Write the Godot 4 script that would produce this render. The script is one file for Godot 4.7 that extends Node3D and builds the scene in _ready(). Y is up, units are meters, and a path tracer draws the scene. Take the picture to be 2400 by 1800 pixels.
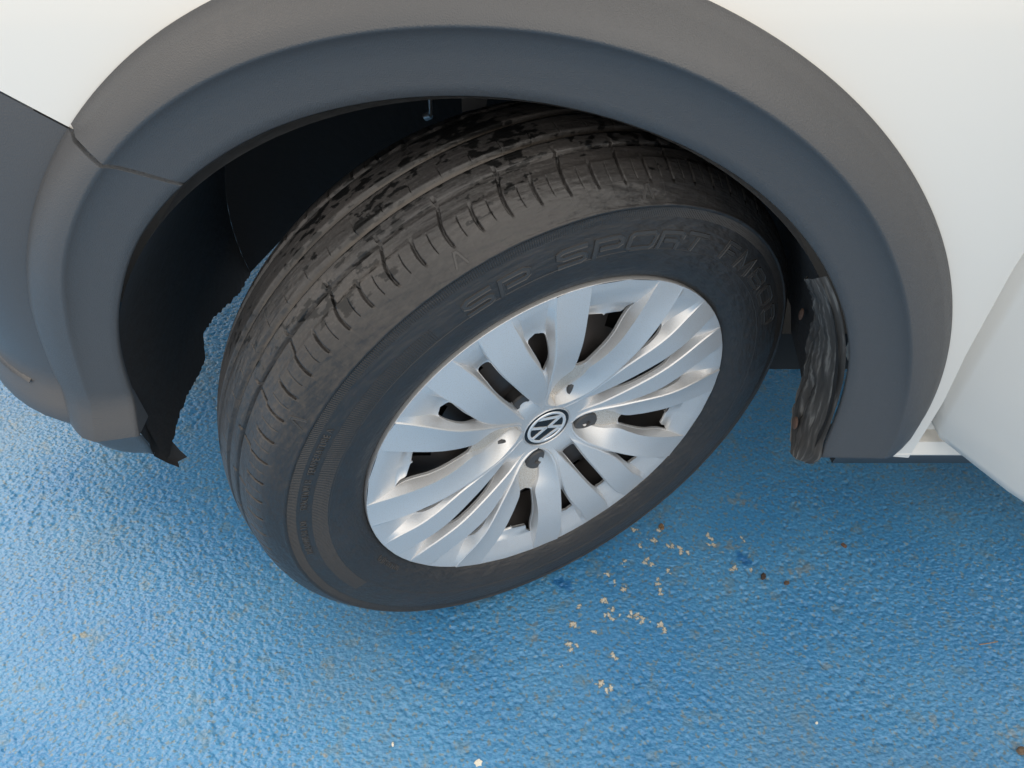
extends Node3D
# A white van's steered front wheel on blue painted asphalt, under a bright hazy sky.
# Ground is y = 0; the tyre's centre stands over the origin; the van's side faces +z and its nose points to -x.

var rng := RandomNumberGenerator.new()
var mat := {}
var van: Node3D
var wheel: Node3D

# wheel frame: T along the face, U up in the face, N out of the face (steered and slightly cambered)
const WT := Vector3(0.892269, 0.0, -0.451503)
const WU := Vector3(0.025278, 0.998432, 0.049948)
const WN := Vector3(0.450795, -0.055986, 0.890870)
const WC := Vector3(0.03837, 0.31288, 0.07583)
const K := 1.038                     # the wheel's tables are drawn for a 200 mm cover
const ARC := Vector2(-0.041, 0.32)   # centre of the wheel arch

func _ready():
	rng.seed = 11
	setup_view()
	make_materials()
	build_ground()
	van = Node3D.new()
	van.name = "van"
	add_child(van, true)
	tag(van, "white van with black plastic wheel arch and its front wheel turned outward", "van")
	build_body()
	build_arch()
	build_liner()
	build_wheel()
	build_debris()

# ---------------------------------------------------------------- camera and light
func setup_view():
	var cam := Camera3D.new()
	cam.name = "camera"
	cam.position = Vector3(-0.00875, 0.9095, 0.58634)
	cam.rotation_degrees = Vector3(-45, 0, 0)
	cam.fov = 54.43
	cam.near = 0.02
	cam.far = 300.0
	add_child(cam)
	cam.current = true
	# milky sky, brightest round the veiled sun ahead of the van
	var sun_at := Vector3(-0.72, 0.74, -0.44).normalized()
	var im := Image.create_empty(256, 128, false, Image.FORMAT_RGBF)
	for y in 128:
		for x in 256:
			var el := (0.5 - (y + 0.5) / 128.0) * PI
			var az := ((x + 0.5) / 256.0 - 0.5) * TAU
			var d := Vector3(sin(az) * cos(el), sin(el), -cos(az) * cos(el))
			var c := Color(0.32, 0.33, 0.34)
			if el > 0.0:
				c = Color(1.34, 1.25, 1.14).lerp(Color(1.12, 1.09, 1.05), pow(sin(el), 0.6))
				var ang := d.angle_to(sun_at)
				c += Color(1.0, 0.93, 0.84) * (1.3 * exp(-pow(ang / 0.75, 2.0)))
			im.set_pixel(x, y, c)
	var sky_m := PanoramaSkyMaterial.new()
	sky_m.panorama = ImageTexture.create_from_image(im)
	sky_m.energy_multiplier = 1.05
	var sky := Sky.new()
	sky.sky_material = sky_m
	var env := Environment.new()
	env.background_mode = Environment.BG_SKY
	env.sky = sky
	env.ambient_light_source = Environment.AMBIENT_SOURCE_SKY
	env.tonemap_mode = Environment.TONE_MAPPER_LINEAR
	env.tonemap_exposure = 1.0
	env.sdfgi_enabled = true
	env.ssao_enabled = true
	env.ssil_enabled = true
	var we := WorldEnvironment.new()
	we.name = "environment"
	we.environment = env
	add_child(we)
	var sun := DirectionalLight3D.new()
	sun.name = "sun"
	sun.light_color = Color(1.0, 0.92, 0.84)
	sun.light_energy = 0.45
	sun.light_angular_distance = 28.0
	sun.shadow_enabled = true
	add_child(sun)
	sun.look_at_from_position(sun_at, Vector3.ZERO)

# ---------------------------------------------------------------- helpers
func tag(o, label, category = "", group = "", kind = ""):
	if label: o.set_meta("label", label)
	if category: o.set_meta("category", category)
	if group: o.set_meta("group", group)
	if kind: o.set_meta("kind", kind)
	return o

func new_st() -> SurfaceTool:
	var st := SurfaceTool.new()
	st.begin(Mesh.PRIMITIVE_TRIANGLES)
	return st

func commit(called: String, st: SurfaceTool, m: Material, parent: Node) -> MeshInstance3D:
	st.generate_normals()
	st.index()
	var o := MeshInstance3D.new()
	o.name = called
	o.mesh = st.commit()
	o.material_override = m
	parent.add_child(o, true)
	return o

# rows of points -> quads; the faces look towards hint
func grid(st: SurfaceTool, rows: Array, hint: Vector3, group := 1, uvs: Array = [], centre = null):
	var s := 0.0
	for i in rows.size() - 1:
		for j in rows[i].size() - 1:
			var a: Vector3 = rows[i][j]
			var n: Vector3 = (rows[i + 1][j] - a).cross(rows[i][j + 1] - a)
			s += n.dot(hint if centre == null else (a - centre))
	var flip := s < 0.0
	st.set_smooth_group(group)
	for i in rows.size() - 1:
		for j in rows[i].size() - 1:
			var q := [[i, j], [i, j + 1], [i + 1, j + 1], [i + 1, j]]
			for k in ([0, 3, 2, 0, 2, 1] if flip else [0, 1, 2, 0, 2, 3]):
				if uvs.size(): st.set_uv(uvs[q[k][0]][q[k][1]])
				st.add_vertex(rows[q[k][0]][q[k][1]])

func lut(x: float, xs: Array, ys: Array) -> float:
	if x <= xs[0]: return ys[0]
	for i in xs.size() - 1:
		if x <= xs[i + 1]:
			var t: float = (x - xs[i]) / (xs[i + 1] - xs[i])
			return lerp(float(ys[i]), float(ys[i + 1]), t)
	return ys[-1]

# a smoother table: monotone blend of the neighbours
func slut(x: float, xs: Array, ys: Array) -> float:
	if x <= xs[0]: return ys[0]
	if x >= xs[-1]: return ys[-1]
	for i in xs.size() - 1:
		if x <= xs[i + 1]:
			var h: float = xs[i + 1] - xs[i]
			var t: float = (x - xs[i]) / h
			var m0: float = (ys[i + 1] - ys[max(i - 1, 0)]) / (xs[i + 1] - xs[max(i - 1, 0)])
			var m1: float = (ys[min(i + 2, xs.size() - 1)] - ys[i]) / (xs[min(i + 2, xs.size() - 1)] - xs[i])
			var t2 := t * t
			var t3 := t2 * t
			return (2 * t3 - 3 * t2 + 1) * ys[i] + (t3 - 2 * t2 + t) * h * m0 + (3 * t2 - 2 * t3) * ys[i + 1] + (t3 - t2) * h * m1
	return ys[-1]

func noise(sd: int, freq: float, type := FastNoiseLite.TYPE_SIMPLEX_SMOOTH, oct := 3) -> FastNoiseLite:
	var n := FastNoiseLite.new()
	n.seed = sd
	n.frequency = freq
	n.noise_type = type
	n.fractal_type = FastNoiseLite.FRACTAL_FBM if oct > 1 else FastNoiseLite.FRACTAL_NONE
	n.fractal_octaves = oct
	return n

func noise_tex(sd: int, freq: float, size: int, type := FastNoiseLite.TYPE_SIMPLEX_SMOOTH, oct := 3, ramp: Gradient = null, bump := 0.0) -> NoiseTexture2D:
	var t := NoiseTexture2D.new()
	t.width = size
	t.height = size
	t.seamless = true
	t.noise = noise(sd, freq, type, oct)
	if ramp: t.color_ramp = ramp
	if bump > 0.0:
		t.as_normal_map = true
		t.bump_strength = bump
	return t

func ramp(stops: Array, cols: Array) -> Gradient:
	var g := Gradient.new()
	g.offsets = PackedFloat32Array(stops)
	g.colors = PackedColorArray(cols)
	return g

# ---------------------------------------------------------------- materials
func make_materials():
	var m := StandardMaterial3D.new()
	m.albedo_color = Color(0.885, 0.872, 0.845)
	m.roughness = 0.32
	m.clearcoat_enabled = true
	m.clearcoat = 0.6
	m.clearcoat_roughness = 0.06
	mat.paint = m

	m = StandardMaterial3D.new()      # grained black plastic
	m.albedo_color = Color(0.3, 0.302, 0.308)
	m.roughness = 0.47
	m.uv1_triplanar = true
	m.uv1_scale = Vector3.ONE * 12.0
	m.normal_enabled = true
	m.normal_scale = 0.55
	m.normal_texture = noise_tex(5, 0.085, 1024, FastNoiseLite.TYPE_CELLULAR, 1, null, 7.0)
	m.roughness_texture = noise_tex(8, 0.012, 512, FastNoiseLite.TYPE_SIMPLEX_SMOOTH, 4, ramp([0.0, 1.0], [Color(0.85, 0.85, 0.85), Color(1, 1, 1)]))
	mat.trim = m

	m = StandardMaterial3D.new()      # smoother black plastic of the bumper
	m.albedo_color = Color(0.315, 0.315, 0.32)
	m.roughness = 0.42
	m.uv1_triplanar = true
	m.uv1_scale = Vector3.ONE * 9.0
	m.normal_enabled = true
	m.normal_scale = 0.18
	m.normal_texture = mat.trim.normal_texture
	mat.bumper = m

	m = StandardMaterial3D.new()      # wheel-arch liner
	m.albedo_color = Color(0.13, 0.13, 0.135)
	m.roughness = 0.85
	m.uv1_triplanar = true
	m.uv1_scale = Vector3.ONE * 4.0
	m.normal_enabled = true
	m.normal_scale = 0.4
	m.normal_texture = noise_tex(15, 0.03, 512, FastNoiseLite.TYPE_SIMPLEX_SMOOTH, 4, null, 5.0)
	mat.liner = m

	m = StandardMaterial3D.new()      # battered guard behind the wheel: scuffs run along it
	m.albedo_color = Color(1, 1, 1)
	m.albedo_texture = noise_tex(21, 0.03, 512, FastNoiseLite.TYPE_SIMPLEX_SMOOTH, 6, ramp([0.0, 0.5, 0.64, 0.74, 1.0], [Color(0.25, 0.25, 0.25), Color(0.3, 0.295, 0.29), Color(0.35, 0.345, 0.34), Color(0.44, 0.435, 0.425), Color(0.46, 0.45, 0.43)]))
	m.roughness = 1.0
	m.metallic_specular = 0.06
	m.uv1_scale = Vector3(1.2, 0.17, 1.0)
	m.normal_enabled = true
	m.normal_scale = 0.3
	m.normal_texture = noise_tex(22, 0.02, 512, FastNoiseLite.TYPE_SIMPLEX_SMOOTH, 5, null, 6.0)
	mat.guard = m

	m = StandardMaterial3D.new()      # rust-coloured clip
	m.albedo_color = Color(0.36, 0.28, 0.24)
	m.roughness = 0.9
	mat.rust = m

	m = StandardMaterial3D.new()      # silver lacquered cover with grainy road dirt
	m.albedo_color = Color(1, 1, 1)
	m.albedo_texture = noise_tex(31, 0.11, 1024, FastNoiseLite.TYPE_SIMPLEX_SMOOTH, 4, ramp([0.0, 0.5, 0.72, 0.9, 1.0], [Color(0.84, 0.845, 0.85), Color(0.835, 0.84, 0.845), Color(0.825, 0.82, 0.815), Color(0.76, 0.73, 0.69), Color(0.7, 0.65, 0.59)]))
	m.uv1_triplanar = true
	m.uv1_scale = Vector3.ONE * 6.0
	m.metallic = 0.55
	m.roughness = 0.38
	m.normal_enabled = true
	m.normal_scale = 0.12
	m.normal_texture = noise_tex(32, 0.3, 512, FastNoiseLite.TYPE_SIMPLEX, 1, null, 3.0)
	mat.silver = m

	m = StandardMaterial3D.new()      # the same lacquer under grainy brown brake dust, in the bolt pockets
	m.albedo_texture = noise_tex(33, 0.1, 1024, FastNoiseLite.TYPE_SIMPLEX_SMOOTH, 5, ramp([0.0, 0.35, 0.55, 0.75, 1.0], [Color(0.83, 0.825, 0.815), Color(0.81, 0.8, 0.78), Color(0.77, 0.745, 0.71), Color(0.68, 0.63, 0.57), Color(0.54, 0.47, 0.4)]))
	m.uv1_triplanar = true
	m.uv1_scale = Vector3.ONE * 6.0
	m.metallic = 0.4
	m.roughness = 0.5
	m.normal_enabled = true
	m.normal_scale = 0.15
	m.normal_texture = mat.silver.normal_texture
	mat.dusty_silver = m

	m = StandardMaterial3D.new()
	m.albedo_color = Color(0.9, 0.905, 0.91)
	m.metallic = 0.5
	m.roughness = 0.35
	mat.chrome = m

	m = StandardMaterial3D.new()      # gloss black of the badge
	m.albedo_color = Color(0.1, 0.1, 0.105)
	m.roughness = 0.2
	mat.gloss_black = m

	m = StandardMaterial3D.new()      # painted steel rim
	m.albedo_color = Color(0.27, 0.255, 0.25)
	m.roughness = 0.45
	m.metallic = 0.2
	mat.steel = m

	m = StandardMaterial3D.new()
	m.albedo_color = Color(0.27, 0.27, 0.275)
	m.roughness = 0.5
	mat.cap = m

	m = StandardMaterial3D.new()
	m.albedo_color = Color(0.2, 0.2, 0.2)
	m.roughness = 0.9
	mat.dark = m

	m = StandardMaterial3D.new()
	m.albedo_color = Color(0.75, 0.76, 0.77)
	m.metallic = 0.8
	m.roughness = 0.3
	mat.bare_metal = m

	m = StandardMaterial3D.new()
	m.albedo_color = Color(0.03, 0.04, 0.05)
	m.roughness = 0.05
	mat.window = m

	m = StandardMaterial3D.new()      # fine ribs moulded in the sidewall
	m.albedo_color = Color(0.178, 0.174, 0.172)
	m.roughness = 0.45
	mat.ribs = m
	mat.rubber = rubber_material()
	m = StandardMaterial3D.new()      # the letters moulded on the sidewall
	m.albedo_color = Color(0.23, 0.225, 0.222)
	m.roughness = 0.4
	mat.letters = m

func rubber_material() -> StandardMaterial3D:
	# u runs round the tyre, v across its profile; dried dust lies on the tread with dark wet patches in it
	var w := 2048
	var h := 512
	var dust := noise(41, 0.006, FastNoiseLite.TYPE_SIMPLEX_SMOOTH, 4)
	var wet := noise(44, 0.055, FastNoiseLite.TYPE_SIMPLEX_SMOOTH, 4)
	var region := noise(46, 0.006, FastNoiseLite.TYPE_SIMPLEX_SMOOTH, 2)
	var fine := noise(43, 0.2, FastNoiseLite.TYPE_SIMPLEX, 2)
	var col := PackedByteArray()
	col.resize(w * h * 3)
	var rou := PackedByteArray()
	rou.resize(w * h)
	var v_a := groove_v(62.3)
	var v_b := groove_v(93.4)
	for y in h:
		var v := float(y) / h
		var tread: float = smoothstep(0.245, 0.3, v) * (1.0 - smoothstep(0.72, 0.8, v))
		for x in w:
			var dn := dust.get_noise_2d(x, y)
			var f := fine.get_noise_2d(x, y)
			var c := Color(0.178, 0.175, 0.175)
			var r := 0.47
			# brownish wash on the sidewall, in streaks
			c = c.lerp(Color(0.222, 0.209, 0.202), clamp(0.1 + dn * 0.8, 0.0, 0.6))
			if tread > 0.0:
				var d := Color(0.215, 0.21, 0.208).lerp(Color(0.285, 0.275, 0.268), clamp(0.4 + dn * 1.3, 0.0, 1.0))
				d = d.lightened(max(0.0, f - 0.3) * 0.2).darkened(max(0.0, -f - 0.3) * 0.15)
				c = c.lerp(d, tread * 0.6)
				r = lerp(r, 0.44, tread)
				var wn: float = wet.get_noise_2d(x, y * 1.3) + region.get_noise_2d(x * 1.5, y * 2.0) * 0.8 - 0.6 + 0.3 * smoothstep(0.37, 0.42, v) + 0.3 * exp(-pow((360.0 * x / w - 105.0) / 14.0, 2.0)) - 0.4 * smoothstep(126.0, 148.0, 360.0 * x / w)
				if wn > 0.0 and tread > 0.9:
					c = Color(0.07, 0.067, 0.067)
					r = 0.4
				# pale dust packed in the two middle grooves
				var gr: float = max(exp(-pow((v - v_a) / 0.007, 4.0)), exp(-pow((v - v_b) / 0.007, 4.0)))
				if gr > 0.1: c = c.lerp(Color(0.35, 0.32, 0.285).darkened(max(0.0, dn) * 0.6), gr * 0.85)
			var k := y * w + x
			col[k * 3] = int(clamp(c.r, 0, 1) * 255)
			col[k * 3 + 1] = int(clamp(c.g, 0, 1) * 255)
			col[k * 3 + 2] = int(clamp(c.b, 0, 1) * 255)
			rou[k] = int(clamp(r + f * 0.05, 0, 1) * 255)
	var m := StandardMaterial3D.new()
	m.albedo_texture = ImageTexture.create_from_image(Image.create_from_data(w, h, false, Image.FORMAT_RGB8, col))
	m.roughness_texture = ImageTexture.create_from_image(Image.create_from_data(w, h, false, Image.FORMAT_L8, rou))
	m.roughness = 1.0
	m.normal_enabled = true
	m.normal_scale = 0.35
	var nt := noise_tex(47, 0.05, 1024, FastNoiseLite.TYPE_SIMPLEX_SMOOTH, 5, null, 5.0)
	m.normal_texture = nt
	return m

# ---------------------------------------------------------------- ground
func ground_height(x: float, z: float, a: FastNoiseLite, b: FastNoiseLite, c: FastNoiseLite) -> float:
	var s := a.get_noise_2d(x * 1000.0, z * 1000.0)         # stones under the paint
	var t := b.get_noise_2d(x * 1000.0, z * 1000.0)
	var p := c.get_noise_2d(x * 1000.0, z * 1000.0)
	var q := 0.25 + 0.65 * smoothstep(-0.35, 0.45, b.get_noise_2d(x * 55.0 + 300.0, z * 55.0))   # some areas are worn smoother
	return q * (-0.0006 * s * s + 0.0005 * t - 0.006 * clamp(p - 0.38, 0.0, 0.3) + 0.002 * clamp(-p - 0.4, 0.0, 0.3))

func build_ground():
	var chips := [Vector2(0.118, 0.046), Vector2(0.145, 0.067), Vector2(0.112, 0.084), Vector2(0.122, 0.096), Vector2(0.116, 0.109), Vector2(0.069, 0.12), Vector2(0.068, 0.149), Vector2(0.117, 0.161), Vector2(0.177, 0.12), Vector2(0.15, 0.107), Vector2(0.195, 0.056), Vector2(0.186, 0.074), Vector2(0.206, 0.042), Vector2(0.147, 0.029), Vector2(0.216, 0.001), Vector2(0.189, -0.006), Vector2(0.172, -0.003), Vector2(0.099, 0.198), Vector2(0.108, 0.201)]
	chips.append_array([Vector2(0.048, 0.177), Vector2(0.095, 0.127), Vector2(0.08, 0.095), Vector2(0.233, 0.008), Vector2(0.205, -0.03), Vector2(0.166, -0.024), Vector2(0.181, 0.026), Vector2(0.126, 0.061), Vector2(0.132, 0.111), Vector2(0.161, 0.114), Vector2(0.187, 0.124), Vector2(0.271, -0.014), Vector2(0.318, -0.01), Vector2(0.275, -0.001), Vector2(0.296, 0.038), Vector2(0.316, 0.036)])
	# colour: worn blue paint, 1 px = 1 mm, x -1 .. 1, z -0.7 .. 0.5
	var w := 2000
	var h := 1200
	var patch := noise(61, 0.0045, FastNoiseLite.TYPE_SIMPLEX_SMOOTH, 4)
	var grain := noise(62, 0.16, FastNoiseLite.TYPE_SIMPLEX, 2)
	var speck := noise(63, 0.09, FastNoiseLite.TYPE_SIMPLEX, 2)
	var dirt := noise(64, 0.02, FastNoiseLite.TYPE_SIMPLEX_SMOOTH, 5)
	var col := PackedByteArray()
	col.resize(w * h * 3)
	for y in h:
		for x in w:
			var p := patch.get_noise_2d(x, y)
			var g := grain.get_noise_2d(x, y)
			var s := speck.get_noise_2d(x, y)
			var c := Color(0.23, 0.51, 0.71).lerp(Color(0.29, 0.55, 0.73), clamp(0.5 + p * 1.2, 0, 1))
			c = c.lerp(Color(0.37, 0.52, 0.63), clamp((patch.get_noise_2d(x * 0.45 + 900.0, y * 0.45) - 0.05) * 1.3, 0.0, 0.35))
			if g > 0.0: c = c.lerp(Color(0.36, 0.6, 0.76), g * 0.35)
			else: c = c.lerp(Color(0.12, 0.34, 0.54), -g * 0.4)
			if s > 0.5: c = c.lerp(Color(0.5, 0.47, 0.42), min(0.55, (s - 0.5) * 5.0))
			var d := dirt.get_noise_2d(x, y)
			if d > 0.34: c = c.lerp(Color(0.46, 0.48, 0.48), min(0.3, (d - 0.34) * 2.0))
			var k := (y * w + x) * 3
			col[k] = int(c.r * 255)
			col[k + 1] = int(c.g * 255)
			col[k + 2] = int(c.b * 255)
	var im := Image.create_from_data(w, h, false, Image.FORMAT_RGB8, col)
	for q in chips:                       # spots where the paint has come off
		for n in rng.randi_range(2, 5):
			blot(im, (q.x + 1.0) * 1000 + rng.randf_range(-6, 6), (q.y + 0.7) * 1000 + rng.randf_range(-5, 5), rng.randf_range(0.7, 3.0), Color(0.78, 0.75, 0.69), Color(0.42, 0.38, 0.33), 1.0)
	for n in 170:
		var q := Vector2(rng.randf_range(-0.9, 0.8), rng.randf_range(-0.3, 0.33))
		blot(im, (q.x + 1.0) * 1000, (q.y + 0.7) * 1000, rng.randf_range(0.6, 1.5), Color(0.62, 0.58, 0.52), Color(0.3, 0.36, 0.42), 0.8)
	for s in [[0.384, 0.038, 26, 12], [0.389, 0.173, 14, 8], [0.49, 0.24, 16, 7], [0.585, 0.262, 24, 16], [0.02, 0.13, 7, 13], [-0.028, 0.11, 3, 10], [0.3, 0.0, 30, 9], [0.33, -0.08, 25, 12]]:
		stain(im, (s[0] + 1.0) * 1000, (s[1] + 0.7) * 1000, s[2], s[3], Color(0.5, 0.52, 0.53))
	for s in [[0.314, 0.022, 8], [0.06, 0.06, 9]]:
		blot(im, (s[0] + 1.0) * 1000, (s[1] + 0.7) * 1000, s[2], Color(0.08, 0.36, 0.6), Color(0.1, 0.38, 0.6), 0.7)
	stain(im, 436, 835, 15, 5, Color(0.6, 0.5, 0.36))
	var m := StandardMaterial3D.new()
	m.albedo_texture = ImageTexture.create_from_image(im)
	m.roughness = 0.42
	m.metallic_specular = 0.6
	m.normal_enabled = true
	m.normal_scale = 0.34
	m.normal_texture = noise_tex(66, 0.1, 2048, FastNoiseLite.TYPE_SIMPLEX_SMOOTH, 4, null, 6.0)
	m.uv1_scale = Vector3.ONE
	var far := StandardMaterial3D.new()
	far.albedo_color = Color(0.26, 0.53, 0.72)
	far.roughness = 0.5
	far.normal_enabled = true
	far.normal_texture = m.normal_texture
	far.uv1_scale = Vector3(2, 2, 2)

	var a := noise(51, 0.1, FastNoiseLite.TYPE_CELLULAR, 1)
	a.cellular_return_type = FastNoiseLite.RETURN_DISTANCE
	var b := noise(52, 0.06, FastNoiseLite.TYPE_SIMPLEX_SMOOTH, 3)
	var c2 := noise(53, 0.055, FastNoiseLite.TYPE_SIMPLEX, 2)
	var x0 := -0.95
	var x1 := 0.82
	var z0 := -0.8
	var z1 := 0.4
	var nx := 960
	var nz := 620
	var vs := PackedVector3Array()
	var ns := PackedVector3Array()
	var uv := PackedVector2Array()
	var ix := PackedInt32Array()
	vs.resize((nx + 1) * (nz + 1))
	ns.resize(vs.size())
	uv.resize(vs.size())
	for j in nz + 1:
		for i in nx + 1:
			var x: float = lerp(x0, x1, float(i) / nx)
			var z: float = lerp(z0, z1, float(j) / nz)
			var k := j * (nx + 1) + i
			var y := ground_height(x, z, a, b, c2)
			if i == 0 or j == 0 or i == nx or j == nz: y = 0.0
			vs[k] = Vector3(x, y, z)
			uv[k] = Vector2((x + 1.0) / 2.0, (z + 0.7) / 1.2)
	for j in nz + 1:
		for i in nx + 1:
			var k := j * (nx + 1) + i
			var dx := vs[j * (nx + 1) + min(i + 1, nx)] - vs[j * (nx + 1) + max(i - 1, 0)]
			var dz := vs[min(j + 1, nz) * (nx + 1) + i] - vs[max(j - 1, 0) * (nx + 1) + i]
			ns[k] = dz.cross(dx).normalized()
	for j in nz:
		for i in nx:
			var k := j * (nx + 1) + i
			ix.append_array(PackedInt32Array([k, k + 1, k + nx + 2, k, k + nx + 2, k + nx + 1]))
	var tg := PackedFloat32Array()
	tg.resize(vs.size() * 4)
	for k in vs.size():
		tg[k * 4] = 1.0
		tg[k * 4 + 3] = 1.0
	var arr := []
	arr.resize(Mesh.ARRAY_MAX)
	arr[Mesh.ARRAY_VERTEX] = vs
	arr[Mesh.ARRAY_NORMAL] = ns
	arr[Mesh.ARRAY_TEX_UV] = uv
	arr[Mesh.ARRAY_TANGENT] = tg
	arr[Mesh.ARRAY_INDEX] = ix
	var mesh := ArrayMesh.new()
	mesh.add_surface_from_arrays(Mesh.PRIMITIVE_TRIANGLES, arr)
	mesh.surface_set_material(0, m)
	var st := new_st()
	var R := 60.0
	for q in [[-R, -R, R, z0], [-R, z1, R, R], [-R, z0, x0, z1], [x1, z0, R, z1]]:
		var rows := [[Vector3(q[0], 0, q[1]), Vector3(q[2], 0, q[1])], [Vector3(q[0], 0, q[3]), Vector3(q[2], 0, q[3])]]
		grid(st, rows, Vector3.UP, 1, [[Vector2(q[0], q[1]), Vector2(q[2], q[1])], [Vector2(q[0], q[3]), Vector2(q[2], q[3])]])
	st.generate_normals()
	st.generate_tangents()
	st.commit(mesh)
	mesh.surface_set_material(1, far)
	var o := MeshInstance3D.new()
	o.name = "ground"
	o.mesh = mesh
	add_child(o, true)
	tag(o, "blue painted asphalt with worn spots and pits", "", "", "structure")

func blot(im: Image, cx: float, cy: float, r: float, col: Color, edge: Color, alpha: float):
	var ph := rng.randf() * TAU
	var ph2 := rng.randf() * TAU
	for y in range(int(cy - r * 1.8) - 1, int(cy + r * 1.8) + 2):
		for x in range(int(cx - r * 1.8) - 1, int(cx + r * 1.8) + 2):
			if x < 0 or y < 0 or x >= im.get_width() or y >= im.get_height(): continue
			var d := Vector2(x - cx, y - cy)
			var an := d.angle()
			var rr := r * (1.0 + 0.35 * sin(an * 2 + ph) + 0.25 * sin(an * 5 + ph2))
			var t := d.length() / rr
			if t < 1.0: im.set_pixel(x, y, im.get_pixel(x, y).lerp(col, alpha))
			elif t < 1.3: im.set_pixel(x, y, im.get_pixel(x, y).lerp(edge, alpha * 0.6))

func stain(im: Image, cx: float, cy: float, rx: float, ry: float, col: Color):
	var n := noise(70 + int(cx), 0.08, FastNoiseLite.TYPE_SIMPLEX_SMOOTH, 4)
	for y in range(int(cy - ry * 1.5), int(cy + ry * 1.5)):
		for x in range(int(cx - rx * 1.5), int(cx + rx * 1.5)):
			if x < 0 or y < 0 or x >= im.get_width() or y >= im.get_height(): continue
			var d := Vector2((x - cx) / rx, (y - cy) / ry).length()
			var v := n.get_noise_2d(x, y) * 1.6 + 0.75 - d
			if v > 0.0: im.set_pixel(x, y, im.get_pixel(x, y).lerp(col, clamp(v * 1.3, 0.0, 0.6)))

# ---------------------------------------------------------------- van body
func side_z(x: float, y: float) -> float:
	# the van's flank: upright below, leaning in above, sweeping round to the nose in front
	var z := 0.058
	z -= 0.42 * pow(max(0.0, y - 0.52), 2.0)
	z -= 0.12 * pow(max(0.0, 0.42 - y), 2.0)
	z -= 3.7 * pow(max(0.0, -x - 0.43), 2.0)
	return z

func arch_r(tab: Array, deg: float) -> float:
	return slut(deg, tab[0], tab[1])

const LIP := [[-10.0, 2.0, 20.0, 50.0, 70.0, 90.0, 115.0, 137.0, 149.0, 159.0, 170.0, 176.0], [0.367, 0.363, 0.366, 0.363, 0.3605, 0.3618, 0.366, 0.3643, 0.359, 0.354, 0.3472, 0.346]]
const CREASE := [[-10.0, -1.0, 20.0, 45.0, 70.0, 90.0, 115.0, 129.0, 144.0, 155.0, 165.0, 176.0], [0.432, 0.4265, 0.415, 0.4135, 0.4133, 0.414, 0.417, 0.4145, 0.4055, 0.3942, 0.3865, 0.385]]
const OUTER := [[-10.0, -2.0, 6.0, 20.0, 42.0, 64.0, 90.0, 120.0, 140.0, 157.0, 168.0, 178.0], [0.45, 0.461, 0.4625, 0.4595, 0.4527, 0.4466, 0.446, 0.449, 0.443, 0.4345, 0.428, 0.432]]

func ap(r: float, deg: float, z: float) -> Vector3:
	var a := deg_to_rad(deg)
	return Vector3(ARC.x + r * cos(a), ARC.y + r * sin(a), z)

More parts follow.
